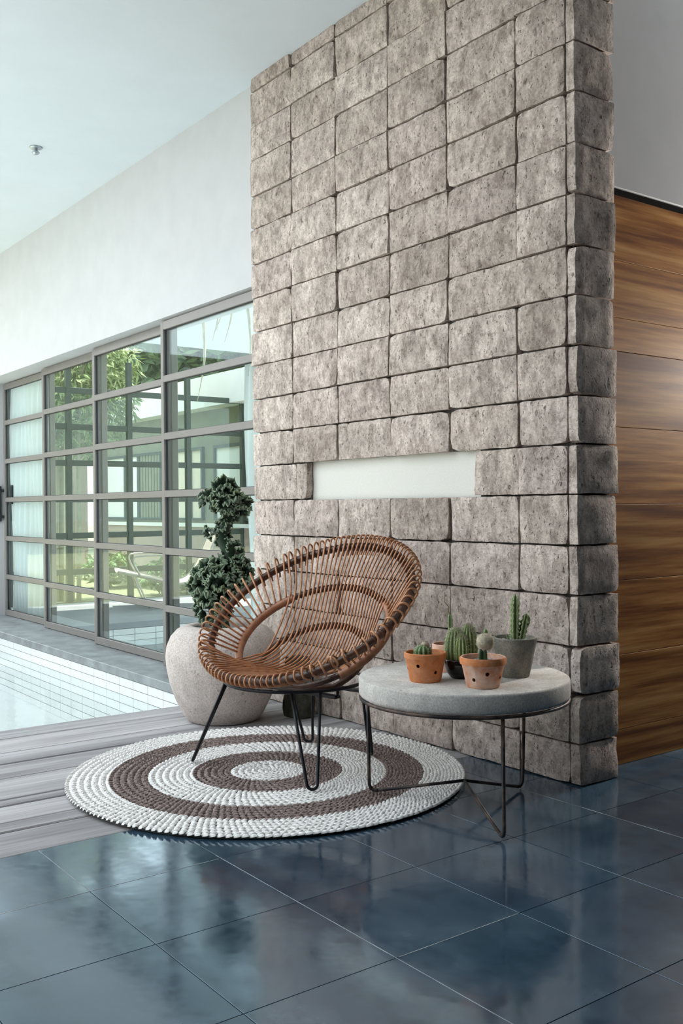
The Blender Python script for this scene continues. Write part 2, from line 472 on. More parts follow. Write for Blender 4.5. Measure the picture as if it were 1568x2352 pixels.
# old pale grout still filling some of the joints
for (x0, y0, x1, y1) in ((-2.60,1.448,-1.0,1.448), (-1.0,1.448,0.6,1.448), (-2.97,1.037,-2.57,1.037), (-2.568,0.3,-2.568,1.44), (-1.751,1.455,-1.751,1.855), (-2.52,2.682,-1.4,2.682)):
    n = int((abs(x1-x0)+abs(y1-y0))/0.03); L = []; R_ = []
    for k in range(n+1):
        t = k/n; x = x0+(x1-x0)*t; y = y0+(y1-y0)*t; w = 0.0011+0.0009*noise.noise(Vector((x*9, y*9, 5)))
        dx, dy = (0, w) if y0 == y1 else (w, 0)
        L.append((x-dx, y-dy)); R_.append((x+dx, y+dy))
    vs = [(*p, 0.0004) for p in L]+[(*p, 0.0004) for p in R_]+[(*p, -0.004) for p in L]+[(*p, -0.004) for p in R_]
    N = n+1; fs = []
    for k in range(n):
        fs += [(k, k+1, N+k+1, N+k), (2*N+k, k, k+1, 2*N+k+1)[::-1], (N+k, N+k+1, 3*N+k+1, 3*N+k)]
    MB().add(vs, fs).build('grout_joint', M['grout_pale'], fl)

# ---- deck of weathered planks
dk = MB().box(XD0+0.01, XD1-0.003, -2.3, 2.9, -0.30, -0.03).build('floor_deck', M['mortar'], kind='structure')
edges = [-4.70,-4.52,-4.258,-4.075,-3.855,-3.573,-3.497,-3.311,-3.213,-2.978]
for a, b in zip(edges[:-1], edges[1:]):
    MB().cbox(a+0.0045, b-0.0045, -2.3, 2.9, -0.03, random.uniform(-0.003, 0.0), 0.004).build('plank', M['deck'], dk)

# ---- pool
pb = MB()
pb.box(-10.4, -4.70, -2.3, 6.0, -0.65, -0.51)            # bottom
pb.box(-4.72, -4.70, -2.3, 6.0, -0.65, -0.035)           # side below deck
pb.box(-10.4, -10.25, -2.3, 2.665, -0.65, -0.02)
pb.box(-10.4, -4.70, -2.45, -2.3, -0.65, -0.02)
pb.box(-10.62, -10.25, -2.3, 3.2, -0.60, -0.02)
pb.build('pool_floor', M['pooltile'], kind='structure')
MB().box(-10.25, -4.72, -2.3, 6.0, -0.175, -0.170).build('pool_water', M['water'], kind='structure')
pw = MB().box(-10.25, -4.702, 2.668, 2.70, -0.54, -0.055).build('wall_pool', M['poolgrout'], kind='structure')
TW, TH = 0.2135, 0.0565
pt = MB().cbox(0.0022, TW-0.0022, -0.006, 0.0, 0.0020, TH-0.0020, 0.0012).build('tile', M['pooltile'], pw)
k = 0
for r in range(9):
    for c in range(26):
        x = -4.775-TW*(c+1) + 0.0; z = -0.003-TH*(r+1)
        if k == 0: pt.location = (x, 2.668, z)
        else: copy_obj(pt, pw, (x, 2.668, z))
        k += 1
MB().cbox(-10.25, -4.69, 2.655, 3.22, -0.055, 0.0, 0.004).build('trim_ledge', M['ledge'], kind='structure')

# ---- white wall above the windows
MB().box(-10.2, -4.55, 2.90, 3.20, 2.295, CZ).build('wall_back', M['white'], kind='structure')
MB().box(-10.9, -9.83, 2.92, 3.13, 0.0, 2.295).build('wall_left', M['white'], kind='structure')
MB().box(-4.64, -4.45, 3.06, 3.45, 0.0, 2.295).build('trim_1', M['white'], kind='structure')

# ---- stone wall: pale core, every block of the veneer a piece of its own
core = MB().box(-4.66, -2.44, 2.908, 3.06, -0.05, CZ).build('wall_stone', M['niche'], kind='structure')
MB().box(-4.655, -2.438, 2.896, 2.9085, -0.05, 1.085).build('mortar_bed', M['mortar'], core)
MB().box(-4.655, -2.438, 2.896, 2.9085, 1.281, CZ).build('mortar_bed', M['mortar'], core)
MB().box(-4.655, -4.16, 2.896, 2.9085, 1.085, 1.281).build('mortar_bed', M['mortar'], core)
MB().box(-2.925, -2.438, 2.896, 2.9085, 1.085, 1.281).build('mortar_bed', M['mortar'], core)
MB().box(-2.446, -2.428, 2.90, 3.095, -0.05, CZ).build('mortar_bed', M['mortar'], core)
def block(u0, u1, z0, z1, face, thick, seed, name='stone_block', rough=1.0):
    """face: maps (u, z, depth) to a point; depth 0 = nominal face, negative = outwards"""
    rnd = random.Random(seed)
    nu = max(4, int((u1-u0)/0.026)); nz = max(5, int((z1-z0)/0.026))
    off = rnd.uniform(-0.006, 0.004)*rough
    tilt_u = rnd.uniform(-0.006, 0.006)*rough; tilt_z = rnd.uniform(-0.005, 0.005)*rough
    ck = [rnd.random()**2.5*0.024*rough for _ in range(4)]
    sh = rnd.uniform(0, 90)
    G = []
    for j in range(nz+1):
        row = []
        for i in range(nu+1):
            fu = i/nu; fz = j/nz
            u = u0+(u1-u0)*fu; z = z0+(z1-z0)*fz
            e = min(fu*(u1-u0), (1-fu)*(u1-u0), fz*(z1-z0), (1-fz)*(z1-z0))
            # ragged outline
            n1 = noise.noise(Vector((u*22+sh, z*22, 1.7))); n2 = noise.noise(Vector((u*22, z*22+sh, 9.1)))
            gap = 0.0022
            if i == 0: u += gap+0.0042*(n1+0.55)*rough
            if i == nu: u -= gap+0.0042*(n1+0.55)*rough
            if j == 0: z += gap+0.0034*(n2+0.45)*rough
            if j == nz: z -= gap+0.0034*(n2+0.45)*rough
            for q, (cu_, cz_) in enumerate(((u0,z0),(u1,z0),(u1,z1),(u0,z1))):
                d = sqrt((u-cu_)**2+(z-cz_)**2)
                if d < ck[q]*2.2:
                    w = (1-d/(ck[q]*2.2))*ck[q]*0.55
                    u += w*(1 if cu_ == u0 else -1); z += w*(1 if cz_ == z0 else -1)
            dep = off+tilt_u*(fu-0.5)+tilt_z*(fz-0.5)
            dep += 0.0045*rough*noise.noise(Vector((u*9+sh, z*9, 3.3)))+0.0025*rough*noise.noise(Vector((u*30, z*30, sh)))
            if i in (0, nu) or j in (0, nz): dep += 0.005+0.003*abs(n1)
            row.append((u, z, dep))
        G.append(row)
    vs = []; fs = []
    for row in G:
        for (u, z, d) in row: vs.append(face(u, z, d))
    W = nu+1
    for j in range(nz):
        for i in range(nu):
            fs.append((j*W+i, j*W+i+1, (j+1)*W+i+1, (j+1)*W+i))
    ring = [i for i in range(W)]+[j*W+nu for j in range(1, nz+1)]+[nz*W+i for i in range(nu-1, -1, -1)]+[j*W for j in range(nz-1, 0, -1)]
    o = len(vs)
    for r in ring:
        u, z, d = G[r//W][r % W]
        vs.append(face(u, z, thick))
    L = len(ring)
    for q in range(L):
        s = (q+1) % L
        fs.append((ring[s], ring[q], o+q, o+s))
    fs.append(tuple(o+q for q in range(L))[::-1])
    return MB().add(vs, fs).build(name, M['stone'], core, smooth=radians(40))
rows = [0.0, 0.158, 0.338, 0.520, 0.710, 0.897, 1.088, 1.277, 1.458, 1.645, 1.832, 2.017, 2.207, 2.394, 2.588, 2.770, 2.968, 3.158, 3.350, CZ+0.012]
cols = [-4.676, -4.275, -3.881, -3.476, -3.083, -2.686, -2.433]
front = lambda u, z, d: (u, WY+d, z)
endf = lambda u, z, d: (-2.388-d, u, z)
sd = 100
for r in range(len(rows)-1):
    z0, z1 = rows[r], rows[r+1]
    spans = list(zip(cols[:-1], cols[1:]))
    if r == 6:
        spans = [(-4.676,-4.253), (-4.253,-4.152), (-2.934,-2.686), (-2.686,-2.433)]
    if r == 10: spans[4:6] = [(-3.083,-2.433)]
    for q, (a, b) in enumerate(spans):
        sd += 1
        ja = random.uniform(-0.007,0.007) if q else random.uniform(-0.012,0.004)
        jit = 0.0 if r == 6 else random.uniform(-0.006, 0.006)
        block(a+(ja if q == 0 else 0.0), b, z0, z1, front, 0.042, sd)
    sd += 1
    block(2.862, 3.10+random.uniform(-0.008,0.008), z0, z1, endf, 0.044, sd)

# ---- timber clad wall at the right, white wall above it
wr = MB().box(-2.62, -2.52, 3.06, 5.3, -0.02, 2.30).build('wall_right', M['shadow_gap'], kind='structure')
pz = [0.0, 0.142, 0.443, 0.743, 1.05, 1.36, 1.665, 1.80, 2.03, 2.292]
for a, b in zip(pz[:-1], pz[1:]):
    MB().cbox(-2.522, -2.50+random.uniform(-0.0002, 0.0002), 3.07, 5.3, a+0.0008, b-0.0008, 0.001).build('plank', M['wood'], wr)
MB().box(-2.64, -2.515, 3.06, 5.3, 2.292, 2.325).build('trim_shadow_gap', M['shadow_gap'], kind='structure')  # strip coloured as the shade in the gap above the boards
MB().box(-2.64, -2.497, 3.06, 5.3, 2.325, CZ).build('wall_right_upper', M['white'], kind='structure')
# rest of the dim room beside and behind the camera
MB().box(2.2, 2.4, -2.3, 5.3, 0, CZ).build('wall_far_right', M['dark_wall'], kind='structure')
MB().box(-2.6, 2.4, 5.1, 5.3, 0, CZ).build('wall_rear', M['dark_wall'], kind='structure')
MB().box(-1.95, 2.4, -2.3, -2.1, 0, CZ).build('wall_front', M['dark_wall'], kind='structure')

# point light added to brighten the timber wall, no fitting, close to its face
lamp = bpy.data.lights.new('timber_fill', 'POINT')
lamp.energy = 135; lamp.color = (1.0, 0.95, 0.88); lamp.shadow_soft_size = 0.12
fill_light_obj = bpy.data.objects.new('timber_fill', lamp); COL.objects.link(fill_light_obj)
fill_light_obj.location = (-2.35, 4.98, 1.75)

# ---- sliding windows: four panels on stepped tracks, six panes each
rowsW = [0.012+0.3785*i for i in range(7)]
def window(idx, x0, x1, y, z1=2.283, handle=False):
    w = struct_empty('window_%d' % idx, (0, 0, 0))
    S = 0.038; RH = 0.044; D = 0.045
    zz = [0.004+(z1-0.004)*i/6 for i in range(7)]
    MB().cbox(x0, x0+S, y, y+D, 0.002, z1, 0.002).build('stile', M['frame'], w)
    MB().cbox(x1-S, x1, y, y+D, 0.002, z1, 0.002).build('stile', M['frame'], w)
    for i, z in enumerate(zz):
        a, b = z-RH/2, z+RH/2
        if i == 0: a, b = z, z+0.055
        if i == 6: a, b = z-0.055, z
        MB().cbox(x0+S-0.001, x1-S+0.001, y+0.001, y+D-0.001, a, b, 0.002).build('rail', M['frame'], w)
    for i in range(6):
        a = zz[i]+(0.053 if i == 0 else RH/2-0.002); b = zz[i+1]-(0.053 if i == 5 else RH/2-0.002)
        MB().box(x0+S-0.004, x1-S+0.004, y+0.026, y+0.032, a, b).build('pane', M['glass'], w)
        g = 0.009                                       # dark gasket round each pane
        gm = MB()
        gm.box(x0+S-0.0005, x0+S+g, y+0.016, y+0.0258, a, b); gm.box(x1-S-g, x1-S+0.0005, y+0.016, y+0.0258, a, b)
        gm.box(x0+S+g, x1-S-g, y+0.016, y+0.0258, b-g*0.8, b); gm.box(x0+S+g, x1-S-g, y+0.016, y+0.0258, a, a+g*0.6)
        gm.build('gasket', M['handle'], w)
    if handle:
        h = MB(); h.cbox(x0-0.035, x0-0.005, y-0.05, y-0.02, 0.93, 1.28, 0.004)
        h.box(x0-0.02, x0+0.012, y-0.022, y+0.001, 0.96, 0.99); h.box(x0-0.02, x0+0.012, y-0.022, y+0.001, 1.22, 1.25)
        h.build('handle', M['handle'], w)
        MB().cbox(x0+0.048, x0+0.075, y+0.05, y+0.075, 1.10, 1.29, 0.004).build('handle', M['handle'], w)
    return w
window(4, -5.94, -4.60, 2.925)
window(3, -7.245, -5.90, 2.985)
window(2, -8.53, -7.205, 3.045)
window(1, -9.79, -8.49, 3.105, handle=True)

# ---- glazed screen at the far end of the room behind the windows
rowsF = [1.05+(z-1.05)*1.076 for z in rowsW]
w5 = struct_empty('window_5')
ys = [3.42, 4.09, 4.82, 5.35, 5.58, 6.35]
for y in ys:
    hw = 0.045 if y in (5.35,) else 0.030
    MB().cbox(-10.65, -10.59, y-hw, y+hw, 0.0, 2.74, 0.003).build('mullion', M['green_frame'], w5)
for z in rowsF:
    MB().cbox(-10.635, -10.60, 3.30, 6.38, max(0.0, z-0.033), z+0.033, 0.003).build('rail', M['green_frame'], w5)
for a, b in zip(ys[:-1], ys[1:]):
    for z0, z1 in zip(rowsF[:-1], rowsF[1:]):
        MB().box(-10.622, -10.616, a+0.03, b-0.03, z0+0.033, z1-0.033).build('pane', M['glass'], w5)

# inner room: floor strip, ceiling
MB().box(-10.6, -8.45, 3.22, 6.4, -0.06, -0.005).build('floor_inner', M['inner_floor'], kind='structure')
iw = MB().box(-8.47, -8.449, 3.22, 6.0, -1.2, -0.061).build('wall_pool_reflection', M['poolgrout'], kind='structure')  # added basin edge, stands in for pool tiles reflected in the glass
it = MB().cbox(0.0, 0.006, 0.0022, TW-0.0022, 0.002, TH-0.002, 0.001).build('tile', M['pooltile'], iw)
k = 0
for r in range(3):
    for c in range(12):
        p = (-8.449, 3.23+TW*c, -0.063-TH*(r+1))
        if k == 0: it.location = p
        else: copy_obj(it, iw, p)
        k += 1
MB().box(-9.3, -4.5, 3.21, 6.4, 2.75, 2.95).build('ceiling_inner', M['ceiling'], kind='structure')

# ---- ground outside
MB().box(-60, -10.6, -40, 60, -0.30, -0.06).build('lawn', M['lawn'], kind='structure')
MB().box(-10.4, 60, -40, -2.45, -0.30, -0.05).build('ground', M['paving'], kind='structure')
MB().box(-10.4, 60, 6.0, 60, -0.30, -0.05).build('ground_rear', M['paving'], kind='structure')

MB().box(-40, 8, -9.6, -9.3, -0.1, 2.7).build('wall_sky_block', M['facade'], kind='structure')  # added out of view to keep bright sky out of the pane reflections

MB().box(-24.3, -24.0, -9.3, 2.6, -0.1, 5.2).build('wall_sky_block_side', M['facade'], kind='structure')  # added out of view, blocks low sky mirrored in the panes

# ================================================================== CHAIR
PHI = radians(103)
ch = tag(empty('rattan_chair', (-3.2816, 2.1998, 0.0203), PHI-pi/2),
         'brown rattan hoop chair with looped rim and black hairpin legs on the round rug', 'chair')
RIM = (0.085, 0.623, 0.604, 0.463, 0.437); H1 = (0.103, 0.513, 0.655, 0.368, 0.300); H2 = (0.095, 0.408, 0.60, 0.265, 0.222)
def hoop(h, th, zmin=-1):
    s, z, tau, a, b = h
    p = Vector((a*sin(th), s+b*cos(th)*cos(tau), z+b*cos(th)*sin(tau)))
    if p.z < zmin: p.z = zmin+(p.z-zmin)*0.12
    return p
ch.scale = (0.979, 0.979, 0.979)
MN = Vector((0, -sin(0.604), cos(0.604)))
CR = 0.0165; RR = 0.0043; HO = CR+RR+0.0005
H1Z, H2Z = 0.345, 0.334
def ring(h, zmin, n=120): return [hoop(h, 2*pi*i/n, zmin) for i in range(n)]
MB().tube(ring(RIM, -1, 160), CR, 10, True).build('rim_hoop', M['rattan_dark'], ch, True)
MB().tube(ring(H1, H1Z), 0.0125, 10, True).build('middle_hoop', M['rattan_dark'], ch, True)
MB().tube(ring(H2, H2Z), 0.0125, 10, True).build('lower_hoop', M['rattan_dark'], ch, True)
bind = MB()
def binding(p, t, r, w=0.0075):
    t = t.normalized()
    bind.tube([p-t*w, p-t*w*0.5, p+t*w*0.5, p+t*w], [r*0.9, r, r, r*0.9], 8)
def tang(h, th, zm): return hoop(h, th+0.02, zm)-hoop(h, th-0.02, zm)
def hairpin(P, o, side, L=0.036, back=0.030):
    """loop over the rim core: from +side face, out, round and back under the core"""
    o = o.normalized(); m = (side-o*side.dot(o)).normalized()
    pts = [P+m*HO, P+m*HO+o*L]
    for k in range(1, 8):
        a = pi*k/8
        pts.append(P+o*(L+HO*sin(a)*0.95)+m*HO*cos(a))
    pts += [P-m*HO+o*L, P-m*HO, P-m*HO-o*back]
    return pts
NR = 28
LMAX = 0.336
for i in range(NR):
    l = -LMAX+2*LMAX*i/(NR-1)
    # rods sit a little closer together towards the sides, where the rim turns
    tb = asin(l/RIM[3])
    Rb = hoop(RIM, tb); Rf = hoop(RIM, pi-tb)
    l1, l2 = 0.80*l, 0.775*l
    t1 = asin(l1/H1[3]); t2 = asin(l2/H2[3])
    p1 = hoop(H1, t1)+Vector((0,-sin(0.7),cos(0.7)))*0.0175
    p2 = hoop(H2, t2)+Vector((0,-sin(0.8),cos(0.8)))*0.0175
    binding(hoop(H2, t2), tang(H2, t2, -1), 0.0165)
    sz = 0.362+0.70*l2*l2
    mid = [p1, p2, Vector((l2, p2.y-0.10, sz+0.28*max(0, p2.z-sz-0.02))), Vector((l2*1.03, p2.y-0.225, sz))]
    s3y = (mid[-1].y+Rf.y)/2
    mid.append(Vector((l2+(l-l2)*0.45, s3y, (sz+Rf.z+0.014)/2)))
    ob = (Rb-hoop(H1, t1)).normalized(); of = (Rf+Vector((0,0,0.02))-mid[-1]).normalized()
    hb = hairpin(Rb, ob, MN); hf = hairpin(Rf, of, MN)
    body = catmull([hb[0]]+mid+[hf[0]], 7)
    path = hb[::-1][:-1]+body+hf[1:]
    MB().tube(path, RR, 6).build('rod', M['rattan'], ch, True)
    binding(Rb, tang(RIM, tb, -1), CR+0.0030, 0.005)
    binding(hoop(H1, t1), tang(H1, t1, -1), 0.0165)
NA = 16
for s in (-1, 1):
    for i in range(NA):
        f = (i+0.5)/NA
        th = s*radians(47+86*f); t1 = s*radians(48+76*f)
        P = hoop(RIM, th); Q = hoop(H1, t1, H1Z)
        o = (P-Q).normalized()
        h = hairpin(P, o, MN)
        q = Q+MN*0.016
        path = h[::-1][:-1]+[h[0]]+[q+(h[0]-q)*(1-k/4) for k in range(1, 5)]
        MB().tube(path, RR, 6).build('rod', M['rattan'], ch, True)
        binding(P, tang(RIM, th, -1), CR+0.0030, 0.005)
    # wrapped arm arc of the middle hoop
    th0, th1 = radians(45), radians(130)
    n = 130
    pth = [hoop(H1, s*(th0+(th1-th0)*k/n), H1Z) for k in range(n+1)]
    MB().tube(pth, [0.0172+0.0018*abs(sin(k*pi/2.6)) for k in range(n+1)], 10).build('wrapped_arm', M['rattan_wrap'], ch, True)
bind.build('rattan_binding', M['rattan_dark'], ch, True, kind='stuff')
# black steel base
RZ = 0.342
MB().tube([(0.288*cos(2*pi*k/64), 0.288*sin(2*pi*k/64), RZ) for k in range(64)], 0.0075, 8, True).build('base_ring', M['black'], ch, True)
for y in (-0.06, 0.10):
    hw = sqrt(0.286**2-y*y)
    MB().cbox(-hw, hw, y-0.016, y+0.016, 0.304, 0.316, 0.002).build('seat_bar', M['black'], ch)
    for s in (-1, 1): MB().tube([(s*hw*0.995, y, 0.309), (s*hw, y, RZ)], 0.006, 6).build('bar_bracket', M['black'], ch, True)
for fx, fy, ta in ((0.333,-0.269,-39), (-0.333,-0.269,219), (0.177,0.270,50), (-0.177,0.270,130)):
    a = radians(ta)
    top = Vector((0.287*cos(a), 0.287*sin(a), RZ)); foot = Vector((fx, fy, 0.0078))
    rd = Vector((fx, fy, 0)).normalized(); tg = Vector((-rd.y, rd.x, 0))
    path = []
    w0, w1 = 0.058, 0.020
    up = (top-foot)
    A0 = top+tg*w0; A1 = foot+tg*w1+up*0.055; B1 = foot-tg*w1+up*0.055; B0 = top-tg*w0
    # keep the tops on the ring
    for P in (A0, B0):
        k = 0.287/sqrt(P.x**2+P.y**2); P.x *= k; P.y *= k
    arc = [foot+tg*w1*cos(t)+up*0.055*(1-sin(t)) for t in [pi*k/10 for k in range(11)]]
    MB().tube([A0, A0.lerp(A1, 0.5)]+arc+[B1.lerp(B0, 0.5), B0], 0.0062, 8).build('leg', M['black'], ch, True)

# ================================================================== RUG
RC = (-3.264, 2.054); RGR = 0.768
rug = tag(empty('round_rug', (*RC, 0.0)), 'round woven rug in white and brown rings under the rattan chair', 'rug')
MB().lathe([(RGR-0.012, 0.001), (RGR-0.008, 0.008), (RGR-0.012, 0.0105), (0.001, 0.0105)], 96).build('rug_backing', M['rug_base'], rug)
bands = [(0.0, 0.19, 'center_spiral', 'rug_white'), (0.19, 0.378, 'brown_ring', 'rug_dark'), (0.378, 0.598, 'white_ring', 'rug_white'),
         (0.598, 0.785, 'brown_ring', 'rug_dark'), (0.785, 1.01, 'white_ring', 'rug_white')]
bm_ = {b: MB() for b in bands}
NROW = 58; dr = RGR/NROW
def stitch(mb, c, ang, skew, ln, wd, ht, lift):
    u = Vector((-sin(ang), cos(ang), 0)); w = Vector((cos(ang), sin(ang), 0))
    d = (u*cos(skew)+w*sin(skew)); e = (w*cos(skew)-u*sin(skew))
    vs = []; 
    for t, k in ((-1,0.35),(-0.45,0.95),(0.45,0.95),(1,0.35)):
        for q in range(5):
            a = pi*q/4
            vs.append(c+d*ln*t+e*wd*k*cos(a)+Vector((0,0,ht*k*sin(a)+0.004*t+lift)))
    fs = []
    for i in range(3):
        for q in range(4): fs.append((i*5+q, i*5+q+1, (i+1)*5+q+1, (i+1)*5+q))
    mb.add(vs, fs)
for r in range(NROW):
    rr = (r+0.5)*dr
    f = rr/RGR
    b = [x for x in bands if x[0] <= f < x[1]][0]
    # stitches line up in radial ribs: the count only changes from band to band
    nb = max(8, int(2*pi*max(b[0]+0.55*(b[1]-b[0]), 0.06)*RGR/0.0235))
    if b[2] == 'center_spiral': nb = max(6, int(2*pi*rr/0.024))
    ph = r*0.16/ max(1, nb/60)
    for k in range(nb):
        a = 2*pi*(k+random.uniform(-0.10, 0.10))/nb+ph*0.12
        c = Vector((rr*cos(a), rr*sin(a), 0.0095+random.uniform(-0.001, 0.0012)))
        sk = radians(30 if r % 2 else -30)
        stitch(bm_[b], c, a, sk, 0.58*2*pi*rr/nb, dr*0.60, 0.0095, 0.0)
for b in bands:
    bm_[b].build(b[2], M[b[3]], rug, True, kind='stuff')

# ================================================================== SIDE TABLE
TC = Vector((-2.472, 2.355, 0))
tb = tag(empty('side_table', TC), 'round table with thick grey concrete top on thin iron legs', 'table')
TR = 0.362; TT, TB = 0.463, 0.397
prof = [(0.0005, TB), (TR-0.010, TB), (TR-0.003, TB+0.003), (TR, TB+0.012), (TR, TT-0.008), (TR-0.002, TT-0.003), (TR-0.007, TT), (0.0005, TT)]
MB().lathe(prof, 128, close=False).build('concrete_top', M['concrete'], tb, radians(50))
MB().tube([(0.356*cos(2*pi*k/96), 0.356*sin(2*pi*k/96), TB-0.0065) for k in range(96)], 0.0065, 8, True).build('iron_hoop', M['rusty'], tb, True)
hub = Vector((0, 0, 0.097))
for (x, y, z) in ((-2.146, 2.214, 0.0065), (-2.762, 2.165, 0.027), (-2.509, 2.686, 0.0065)):
    F = Vector((x, y, 0))-TC; F.z = z
    dd = Vector((F.x, F.y, 0)).normalized()
    topp = dd*0.350; topp.z = TB-0.008
    low = F+(topp-F).normalized()*0.035
    inn = F+(hub-F).normalized()*0.035
    cv = [low.lerp(F, t).lerp(F.lerp(inn, t), t) for t in [k/6 for k in range(7)]]
    MB().tube([topp]+cv, 0.0062, 8).build('leg', M['rusty'], tb, True)
    MB().tube([inn, hub], 0.0055, 8).build('stretcher', M['rusty'], tb, True)

# ================================================================== POTTED CACTI
def bool_holes(o, holes):
    """drill round holes: (angle, z, radius, wall radius)"""
    mb = MB()
    for (a, z, r, R) in holes:
        d = Vector((cos(a), sin(a), 0))
        mb.tube([d*(R-0.022)+Vector((0,0,z)), d*(R+0.02)+Vector((0,0,z))], r, 14)
    c = mb.build('cutter', M['soil'])
    c.location = o.matrix_world.translation
    c.parent = o.parent; c.location = o.location
    md = o.modifiers.new('b', 'BOOLEAN'); md.object = c; md.operation = 'DIFFERENCE'; md.solver = 'EXACT'
    dg = bpy.context.evaluated_depsgraph_get()
    me = bpy.data.meshes.new_from_object(o.evaluated_get(dg))
    o.modifiers.clear(); o.data = me
    bpy.data.objects.remove(c)
def pot_profile(rb, rr, h, lip=0.022, lipw=0.005, t=0.006):
    return [(0.0005, 0.0), (rb-0.003, 0.0), (rb, 0.003), (rb+(rr-rb)*0.86-lipw*0.4, h-lip-0.001), (rr-0.001, h-lip+0.002), (rr, h-lip+0.005), (rr+0.0005, h-0.003), (rr-0.002, h),
            (rr-t, h-0.001), (rr-t-0.002, h-lip), (rb-t+0.002, 0.010), (0.0005, 0.010)]
def pebbles(parent, R, z, n, mat, s=0.005):
    mb = MB()
    for _ in range(n):
        a = random.uniform(0, 2*pi); r = R*sqrt(random.random()); q = s*random.uniform(0.5, 1.2)
        c = Vector((r*cos(a), r*sin(a), z+random.uniform(0, 0.003)))
        vs = [c+Vector((q*random.uniform(.7,1.2)*x, q*random.uniform(.7,1.2)*y, q*random.uniform(.5,.9)*zz)) for x, y, zz in ((1,0,0),(-1,0,0),(0,1,0),(0,-1,0),(0,0,1),(0,0,-1))]
        mb.add(vs, [(0,2,4),(2,1,4),(1,3,4),(3,0,4),(2,0,5),(1,2,5),(3,1,5),(0,3,5)])
    mb.build('gravel', mat, parent, kind='stuff')
def soil(parent, R, z, mat='soil'):
    MB().lathe([(R, z-0.006), (R, z), (R*0.5, z+0.002), (0.0005, z+0.003)], 32).build('soil', M[mat], parent, True)
def ribbed(name, parent, prof, nrib, depth, mat, c=(0,0,0), spines=0, sl=0.01, lean=(0,0), n_around=None, spine_mat='spine', top_only=False):
    n = nrib*6
    mb = MB(); vs = []; fs = []; at = []
    zt = prof[-1][1]
    def pos(r, z, a):
        rib = 1-depth*(0.5-0.5*cos(nrib*a))
        return Vector((c[0]+lean[0]*z+r*rib*cos(a), c[1]+lean[1]*z+r*rib*sin(a), c[2]+z))
    for (r, z) in prof:
        for k in range(n):
            a = 2*pi*k/n
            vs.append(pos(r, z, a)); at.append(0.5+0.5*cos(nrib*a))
    for i in range(len(prof)-1):
        for k in range(n):
            l = (k+1) % n
            fs.append((i*n+k, i*n+l, (i+1)*n+l, (i+1)*n+k))
    fs.append(tuple((len(prof)-1)*n+k for k in range(n)))
    mb.add(vs, fs, at)
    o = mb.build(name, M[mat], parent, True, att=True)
    if spines:
        sp = MB()
        for k in range(nrib):
            a = 2*pi*k/nrib
            for q in range(spines):
                f = (q+0.5)/spines
                x = f*(len(prof)-1); i = min(int(x), len(prof)-2); t = x-i
                r = prof[i][0]*(1-t)+prof[i+1][0]*t; z = prof[i][1]*(1-t)+prof[i+1][1]*t
                p = pos(r, z, a)
                out = Vector((cos(a), sin(a), 0.25+0.9*max(0, f-0.6)*2)).normalized()
                for _ in range(5):
                    d = (out+Vector((random.uniform(-1,1), random.uniform(-1,1), random.uniform(-1,1)))*0.75).normalized()
                    L = sl*random.uniform(0.5, 1.1); sdv = d.orthogonal().normalized()*0.0007; s2 = d.cross(sdv)
                    sp.add([p+sdv, p-sdv*0.5+s2, p-sdv*0.5-s2, p+d*L], [(0,1,3),(1,2,3),(2,0,3)])
        sp.build('spines', M[spine_mat], o, kind='stuff')
    return o
def dome(R, H, n=9, base=0.85):
    """rounded barrel profile"""
    out = [(R*base, 0.0), (R*0.97, H*0.18), (R, H*0.40)]
    for k in range(1, n):
        a = pi/2*k/n
        out.append((R*cos(a)**0.8, H*0.40+H*0.60*sin(a)))
    out.append((R*0.06, H))
    return out

cdir = lambda: None
# orange terracotta pot at the left of the table
def aim(p): return atan2(-p[1], -p[0])      # angle towards the open side of the table
p1 = tag(empty('potted_cactus', (-2.469, 2.178, TT)), 'small ribbed cactus with a pale tuft in the orange terracotta pot nearest the chair', 'potted cactus', 'cactus pots on the concrete table')
o = MB().lathe(pot_profile(0.0525, 0.0705, 0.098), 64, close=False).build('pot', M['terra'], p1, radians(40))
va = atan2(-2.186, 2.490)                   # towards the camera
bool_holes(o, [(va-0.10-0.30, 0.058, 0.0062, 0.060), (va+0.62, 0.036, 0.0062, 0.058), (va-1.35, 0.043, 0.0062, 0.058)])
soil(p1, 0.058, 0.076)
pebbles(p1, 0.058, 0.078, 120, M['soil'], 0.004)
cx = ribbed('cactus', p1, dome(0.031, 0.038), 11, 0.20, 'cactus_pale', (-0.005, -0.006, 0.082), 5, 0.006)
MB().lathe([(0.004,0),(0.011,0.004),(0.0125,0.010),(0.010,0.017),(0.0008,0.021)], 20, (0.000, 0.000, 0.112)).build('pup', M['fuzz'], cx, True)
sp = MB()
for _ in range(160):
    d = Vector((random.gauss(0,1), random.gauss(0,1), abs(random.gauss(0,1)))).normalized()
    p = Vector((0.000, 0.000, 0.122))+d*0.010; s1 = d.orthogonal().normalized()*0.0004; s2 = d.cross(s1)
    sp.add([p+s1, p-s1*0.5+s2, p-s1*0.5-s2, p+d*0.006], [(0,1,3),(1,2,3),(2,0,3)])
sp.build('spines', M['spine'], cx, kind='stuff')

